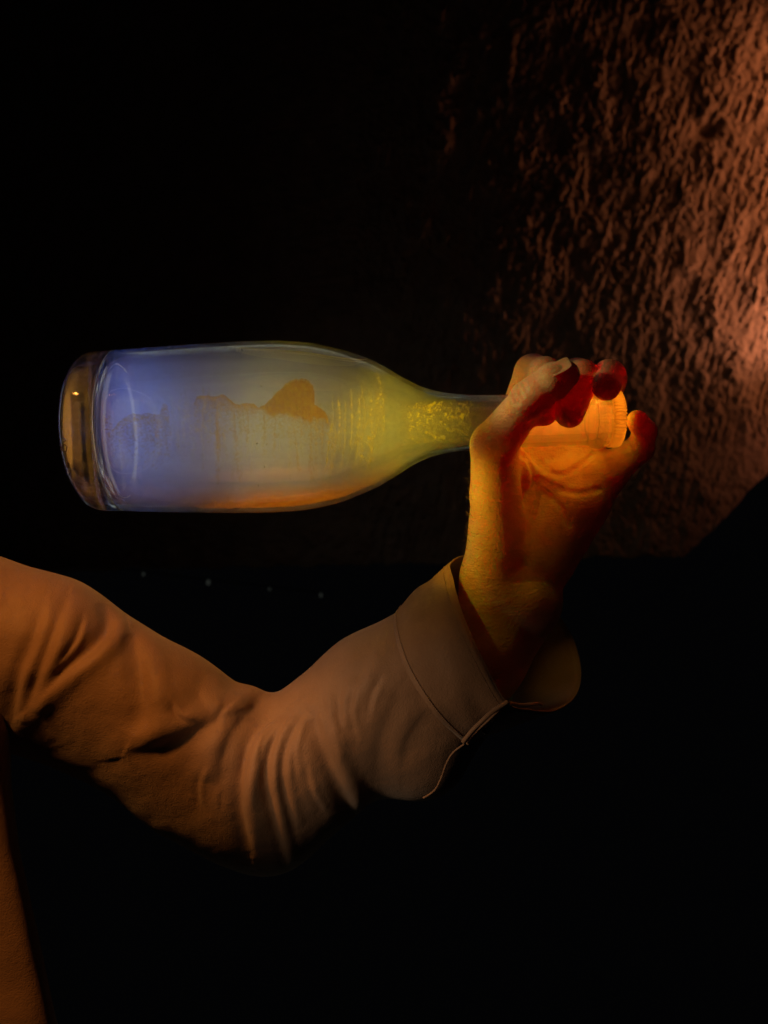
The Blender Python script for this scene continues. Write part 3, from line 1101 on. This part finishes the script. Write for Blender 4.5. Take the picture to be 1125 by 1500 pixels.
# ---- thumbnail
def build_nail(name, c, along, across, L_, W_, lift=0.6):
    """curved plate: along/across plan-space unit-ish vectors"""
    al, ac = Vector(along).normalized(), Vector(across).normalized()
    ac = (ac - al * ac.dot(al)).normalized()
    nr = al.cross(ac)
    vs, fs = [], []
    nu, nv = 14, 12
    for i in range(nu):
        for j in range(nv):
            u = i / (nu - 1) * 2 - 1; v_ = j / (nv - 1) * 2 - 1
            wd = W_ * (1 - 0.18 * max(u, 0) ** 4 - 0.25 * max(-u, 0) ** 4)
            an = v_ * 0.95
            p = Vector(c) + al * (u * L_ - (0.12 * L_ * v_ * v_ if u > 0 else -0.12 * L_ * v_ * v_) * abs(u)) + ac * (math.sin(an) / math.sin(0.95) * wd) + nr * ((math.cos(an) - 1) * wd * 1.05 + lift - 1.2 * u * u)
            vs.append(tuple(p))
    for i in range(nu - 1):
        for j in range(nv - 1):
            fs.append((i * nv + j, (i + 1) * nv + j, (i + 1) * nv + j + 1, i * nv + j + 1))
    m = simple_mat("nail", (0.72, 0.50, 0.36), 0.28, Subsurface_Weight=0.6, Subsurface_Scale=0.002)
    o = person_mesh(name, vs, fs, m, hand)
    s = o.modifiers.new("thick", 'SOLIDIFY'); s.thickness = 0.0006; s.offset = -1
    return o


build_nail("thumbnail", (822.5, 540.5, -119.5), (0.87, -0.44, -0.05), (0.30, 0.52, -0.62), 17, 13.5, 1.0)


# ---- hairs along the forearm edge
def build_hairs():
    vs, fs = [], []
    r2 = random.Random(5)
    hm = simple_mat("arm_hair", (0.26, 0.17, 0.09), 0.4)
    for i in range(110):
        y = r2.uniform(655, 835)
        z = r2.uniform(-10, 70)
        # leftmost skin at this height and depth
        j = int(round((y - hf.lo[1]) / hf.h)); k = int(round((z - hf.lo[2]) / hf.h))
        c = np.nonzero(HG[:, j, k] < 0)[0]
        if not len(c): continue
        x = float(hf.ax[0][c[0]]) + 1.5
        ln = r2.uniform(5, 13)
        a = Vector((x, y, z))
        d = Vector((-0.55 + r2.uniform(-.25, .2), r2.uniform(-0.9, 0.5), r2.uniform(-.7, .3))).normalized()
        b = a + d * ln * 0.55 + Vector((0, -1.0, 0))
        e = a + d * ln + Vector((r2.uniform(-1, 1), -3.0, 0))
        v, f = tube([tuple(W(tuple(q))) for q in (a, b, e)], [0.40 * S, 0.30 * S, 0.10 * S], 4)
        o_ = len(vs)
        vs += v; fs += [tuple(o_ + i_ for i_ in ff) for ff in f]
    o = person_mesh("arm_hair", vs, fs, hm, hand, plan=False)
    o["kind"] = "stuff"


build_hairs()


# ------------------------------------------------------------------ sleeve
def build_sleeve():
    f = Field((-130, 770, -190), (770, 1350, 300), 3.2)
    G = f.blank()
    # upper arm, elbow, forearm
    f.add(G, (-120, 930, 70), (60, 975, 58), 150, 131, 20)
    f.add(G, (60, 975, 58), (230, 1065, 40), 131, 117, 20)
    f.add(G, (230, 1065, 40), (360, 1140, 30), 117, 112, 20)
    f.add(G, (375, 1150, 30), (440, 1122, 26), 112, 104, 18)
    f.add(G, (440, 1122, 26), (560, 1030, 26), 104, 106, 18)
    f.add(G, (560, 1030, 26), (690, 955, 34), 106, 104, 18)
    f.add(G, (280, 1150, 40), (390, 1205, 30), 80, 74, 50)        # cloth hanging at the elbow
    f.add(G, (650, 1020, 20), (612, 1096, 20), 78, 78, 40)        # loose cloth above the slit
    f.add(G, (365, 1035, 20), (398, 1054, 20), 28, 24, 22)        # bulge at the crook
    V, Fq = surface_nets(f, G, 3)
    nr = vert_normals(V, Fq)
    face = np.clip((-nr[:, 2] - 0.08) / 0.45, 0, 1)
    disp = np.zeros(len(V))

    def fold(pts, depth, w, ridge=0.0, side=1, off=None, rw=None):
        """a crease pressed in along a line, with a soft roll of cloth beside it"""
        c = catmull(np.array(pts, dtype=float), 6)
        best = np.full(len(V), 1e9); sgn = np.zeros(len(V)); tt = np.zeros(len(V))
        n = len(c) - 1
        for i in range(n):
            p, q = c[i], c[i + 1]
            d = q - p
            L2 = (d * d).sum() + 1e-9
            X, Y = V[:, 0] - p[0], V[:, 1] - p[1]
            t = np.clip((X * d[0] + Y * d[1]) / L2, 0, 1)
            ex, ey = X - t * d[0], Y - t * d[1]
            dist = np.hypot(ex, ey)
            m = dist < best
            best = np.where(m, dist, best)
            sgn = np.where(m, np.sign(d[0] * ey - d[1] * ex), sgn)
            tt = np.where(m, (i + t) / n, tt)
        env = np.clip(np.sin(np.pi * np.clip(tt, 0.02, 0.98)), 0, 1) ** 0.55
        sd = best * sgn * side
        off = off if off is not None else w * 1.9
        rw = rw or w * 1.5
        # steep on the crease's own side, easy on the other
        ww = np.where(sd > 0, w * 0.75, w * 1.7)
        disp[:] += 0.8 * env * face * (-depth * np.exp(-(sd / ww) ** 2) + ridge * np.exp(-((sd - off) / rw) ** 2))

    # shoulder gathers
    fold([(66, 885), (48, 940), (28, 990), (16, 1060)], 7, 8, 4, -1)
    fold([(100, 872), (78, 928), (52, 1000), (36, 1040)], 7, 8, 5, -1)
    fold([(150, 878), (161, 913), (142, 944), (84, 992), (40, 1036)], 9, 9, 7, -1)
    # the long hollow across the upper arm and the roll below it
    fold([(192, 925), (206, 985), (208, 1045), (194, 1078)], 10, 13, 7, -1)
    fold([(335, 1050), (300, 1066), (262, 1086), (222, 1100), (186, 1108)], 8, 12, 7, 1)
    fold([(300, 985), (292, 1020), (312, 1050), (345, 1052)], 5, 12, 4, -1)
    # crook of the elbow
    fold([(388, 1024), (352, 1060), (330, 1102), (324, 1150)], 5, 11, 8, 1)
    fold([(416, 1040), (376, 1072), (358, 1120), (352, 1180), (366, 1250)], 11, 8, 9, -1)
    fold([(428, 1040), (400, 1086), (392, 1140), (404, 1210), (420, 1270)], 8, 6, 6, -1)
    fold([(446, 1040), (420, 1092), (416, 1150), (432, 1215)], 5, 5, 4, -1)
    # forearm
    fold([(455, 1050), (470, 1086), (492, 1138), (520, 1196), (540, 1225)], 10, 9, 8, -1)
    fold([(470, 1018), (478, 1058), (490, 1098)], 4, 7, 4, -1)
    fold([(505, 985), (496, 1030), (500, 1070)], 4, 7, 4, -1)
    fold([(545, 950), (520, 1000), (508, 1040)], 3, 8, 3, -1)
    fold([(585, 1010), (560, 1080), (555, 1140)], 2.5, 12, 2, 1)
    fold([(630, 1040), (600, 1085), (590, 1130)], 3, 10, 2.5, 1)
    # short sharp creases
    for pts in ([(340, 1030), (322, 1046), (318, 1062)], [(404, 1062), (386, 1088), (380, 1118)], [(438, 1064), (430, 1100), (434, 1140)], [(462, 1034), (466, 1056), (474, 1078)], [(362, 1098), (356, 1130), (362, 1170)],
                [(250, 1030), (262, 1052), (286, 1060)], [(122, 905), (110, 940), (84, 972)], [(520, 1010), (514, 1044), (522, 1080)], [(448, 1120), (456, 1160), (474, 1190)], [(300, 1120), (290, 1150), (292, 1180)], [(560, 990), (545, 1020), (540, 1050)]):
        fold(pts, 2.6, 3.6, 2.0, -1)
    # small irregular creasing of the cotton
    disp += face * (2.2 * (vnoise(V[:, 0] / 40 + V[:, 1] / 70, V[:, 1] / 34, 91) - 0.5) + 0.5 * (vnoise(V[:, 0] / 11, V[:, 1] / 13 + V[:, 2] / 20, 92) - 0.5))
    V = V + nr * disp[:, None]
    # open the end towards the hand so the wrist passes through
    c = V[Fq].mean(1)
    Fq = Fq[((c - np.array([676, 988, 0])) @ np.array([0.74, -0.67, 0.0])) < 0]
    o = person_mesh("sleeve", V, Fq, CLOTH)
    o["label"] = "creased brown shirt sleeve bent at the elbow"
    return o


sleeve = build_sleeve()


# ---- cuff: a flared band around the wrist, open underneath
def build_cuff():
    rim = [(660, 825, 40), (663, 850, -20), (676, 898, -66), (704, 962, -92), (742, 1029, -84), (775, 1040, -40), (812, 1041, 20), (840, 1022, 80), (850, 985, 130), (836, 930, 165), (802, 885, 178), (745, 838, 165), (690, 815, 115)]
    seam = [(584, 893, 30), (578, 922, -40), (596, 982, -92), (634, 1042, -104), (672, 1080, -68), (684, 1084, -30), (694, 1082, 20), (702, 1070, 80), (706, 1045, 130), (712, 1010, 160), (690, 960, 170), (650, 915, 150), (610, 892, 90)]
    per = 10
    A, B = catmull(seam, per, True), catmull(rim, per, True)
    n = len(A); m = 14
    vs, fs = [], []
    for i in range(m + 1):
        t = i / m
        bul = math.sin(math.pi * t) * 2
        ring = A * (1 - t) + B * t
        c = ring.mean(0)
        d = ring - c
        d /= np.linalg.norm(d, axis=1)[:, None]
        w = (vnoise(np.arange(n) / 9.0, np.full(n, t * 3), 95) - 0.5) * 7 * math.sin(math.pi * min(t * 1.1, 1))
        ring = ring + d * (bul + w)[:, None]
        vs.append(ring)
    V = np.concatenate(vs)
    for i in range(m):
        for k in range(n):
            k2 = (k + 1) % n
            fs.append((i * n + k, i * n + k2, (i + 1) * n + k2, (i + 1) * n + k))
    o = person_mesh("cuff", V, fs, CLOTH, sleeve)
    s = o.modifiers.new("cloth", 'SOLIDIFY'); s.thickness = 0.0009; s.offset = 0
    o["label"] = "open shirt cuff flaring around the wrist"
    # stitched hem along the rim and the seam
    for nm, ring, r in (("hem", B, 1.5), ("seam", A[: 3 * per + 8], 0.9)):
        P = [tuple(W(tuple(q)) - np.array(person.location)) for q in ring]
        if nm == "hem": P.append(P[0])
        v, f = tube(P, r * S, 8)
        mesh_obj(nm, v, f, CLOTH, sleeve)
    sv, sf = [], []
    for t, k0, k1 in ((0.90, 0, 4 * per + 6), (0.06, 0, 4 * per)):
        ring = A * (1 - t) + B * t
        cc = ring.mean(0)
        for k in range(k0, k1):
            for q0, q1 in ((0.05, 0.38), (0.55, 0.88)):
                P = [ring[k] * (1 - q) + ring[(k + 1) % n] * q for q in (q0, q1)]
                P = [p_ + (p_ - cc) / np.linalg.norm(p_ - cc) * 2.6 for p_ in P]
                v, f = tube([tuple(W(tuple(p_)) - np.array(person.location)) for p_ in P], 0.55 * S, 5)
                o_ = len(sv); sv += v; sf += [tuple(o_ + i_ for i_ in ff) for ff in f]
    st = mesh_obj("stitching", sv, sf, CLOTH, sleeve)
    st["kind"] = "stuff"
    # placket: folded strip running from the cuff's corner back along the slit
    for nm, pts, w0 in (("placket", [(744, 1028, -88), (722, 1042, -92), (706, 1056, -94), (690, 1072, -92), (678, 1087, -86)], 3.0),
                        ("placket", [(738, 1038, -80), (716, 1056, -80), (700, 1072, -80), (684, 1090, -78)], 2.2),
                        ("slit_edge", [(680, 1090, -82), (664, 1102, -76), (654, 1118, -70), (646, 1140, -62), (636, 1158, -56), (620, 1169, -52)], 1.3),
                        ("hem_fold", [(745, 1030, -86), (765, 1033, -70), (785, 1031, -56), (792, 1034, -50)], 2.6)):
        c = catmull(pts, 6)
        P = [tuple(W(tuple(q)) - np.array(person.location)) for q in c]
        v, f = tube(P, w0 * S, 10)
        mesh_obj(nm, v, f, CLOTH, sleeve)
    bm = bmesh.new()
    bmesh.ops.create_cone(bm, cap_ends=True, segments=28, radius1=9 * S, radius2=8.4 * S, depth=4.5 * S)
    bmesh.ops.bevel(bm, geom=[e for e in bm.edges], offset=0.8 * S, segments=2, affect='EDGES')
    me = bpy.data.meshes.new("button"); bm.to_mesh(me); bm.free()
    me.materials.append(simple_mat("horn_button", (0.22, 0.15, 0.09), 0.35))
    me.polygons.foreach_set("use_smooth", np.ones(len(me.polygons), dtype=bool))
    b = bpy.data.objects.new("button", me); COL.objects.link(b); b.parent = sleeve
    b.location = Vector(W((711, 1066, -70))) - person.location
    b.rotation_euler = (math.radians(20), math.radians(70), math.radians(-25))


build_cuff()


# ---- shirt front at the left edge of the frame
def build_torso():
    ys = np.linspace(880, 1720, 80)
    n = 72
    vs, fs = [], []
    for i, y in enumerate(ys):
        right = np.interp(y, [700, 860, 960, 1050, 1150, 1250, 1350, 1500, 1720], [-60, -28, 6, 15, 17, 30, 52, 84, 128])
        cx = -330.0
        rx = right - cx
        for k in range(n):
            an = 2 * math.pi * k / n
            w = 5 * (vnoise(np.array(an * 3.0), np.array(y / 60.0), 97) - 0.5)
            ca, sa = math.cos(an), math.sin(an)
            ca, sa = math.copysign(abs(ca) ** 0.22, ca), math.copysign(abs(sa) ** 0.30, sa)
            vs.append((cx + (rx + w * abs(sa)) * ca, y, 70 + 140 * sa + w))
    for i in range(len(ys) - 1):
        for k in range(n):
            k2 = (k + 1) % n
            fs.append((i * n + k, (i + 1) * n + k, (i + 1) * n + k2, i * n + k2))
    o = person_mesh("shirt_front", np.array(vs), fs, CLOTH)
    fix_normals(o)
    o["label"] = "side of the brown shirt hanging below the shoulder"


build_torso()

# ------------------------------------------------------------------ far string of tiny lights in the dark
def build_lights():
    far = 2300.0
    pts = [(107, 828), (210, 841), (305, 853), (395, 863), (470, 872)]
    root = empty("string_lights", W((305, 853, far)))
    tag(root, "faint row of tiny pale lights in the dark above the sleeve", "string lights")
    m, nt, out = new_mat("tiny_bulb")
    e = N(nt, "ShaderNodeEmission"); e.inputs[0].default_value = (0.9, 1.0, 0.85, 1); e.inputs[1].default_value = 0.02
    L(nt, e.outputs[0], out.inputs[0])
    wm = simple_mat("wire", (0.01, 0.01, 0.01), 0.8)
    c = catmull([(p[0], p[1] - 4, far) for p in pts], 6)
    v, f = tube([tuple(W(tuple(q)) - np.array(root.location)) for q in c], 0.0008, 5)
    mesh_obj("wire", v, f, wm, root)
    for i, (x, y) in enumerate(pts):
        bm = bmesh.new(); bmesh.ops.create_uvsphere(bm, u_segments=12, v_segments=8, radius=0.0022)
        for q in bm.verts: q.co.z *= 1.6
        me = bpy.data.meshes.new("bulb"); bm.to_mesh(me); bm.free(); me.materials.append(m)
        o = bpy.data.objects.new("bulb", me); COL.objects.link(o); o.parent = root
        o.location = Vector(W((x, y, far))) - root.location
        o.scale = [(1.0, 0.75, 1.15, 0.6, 0.85)[i]] * 3


build_lights()
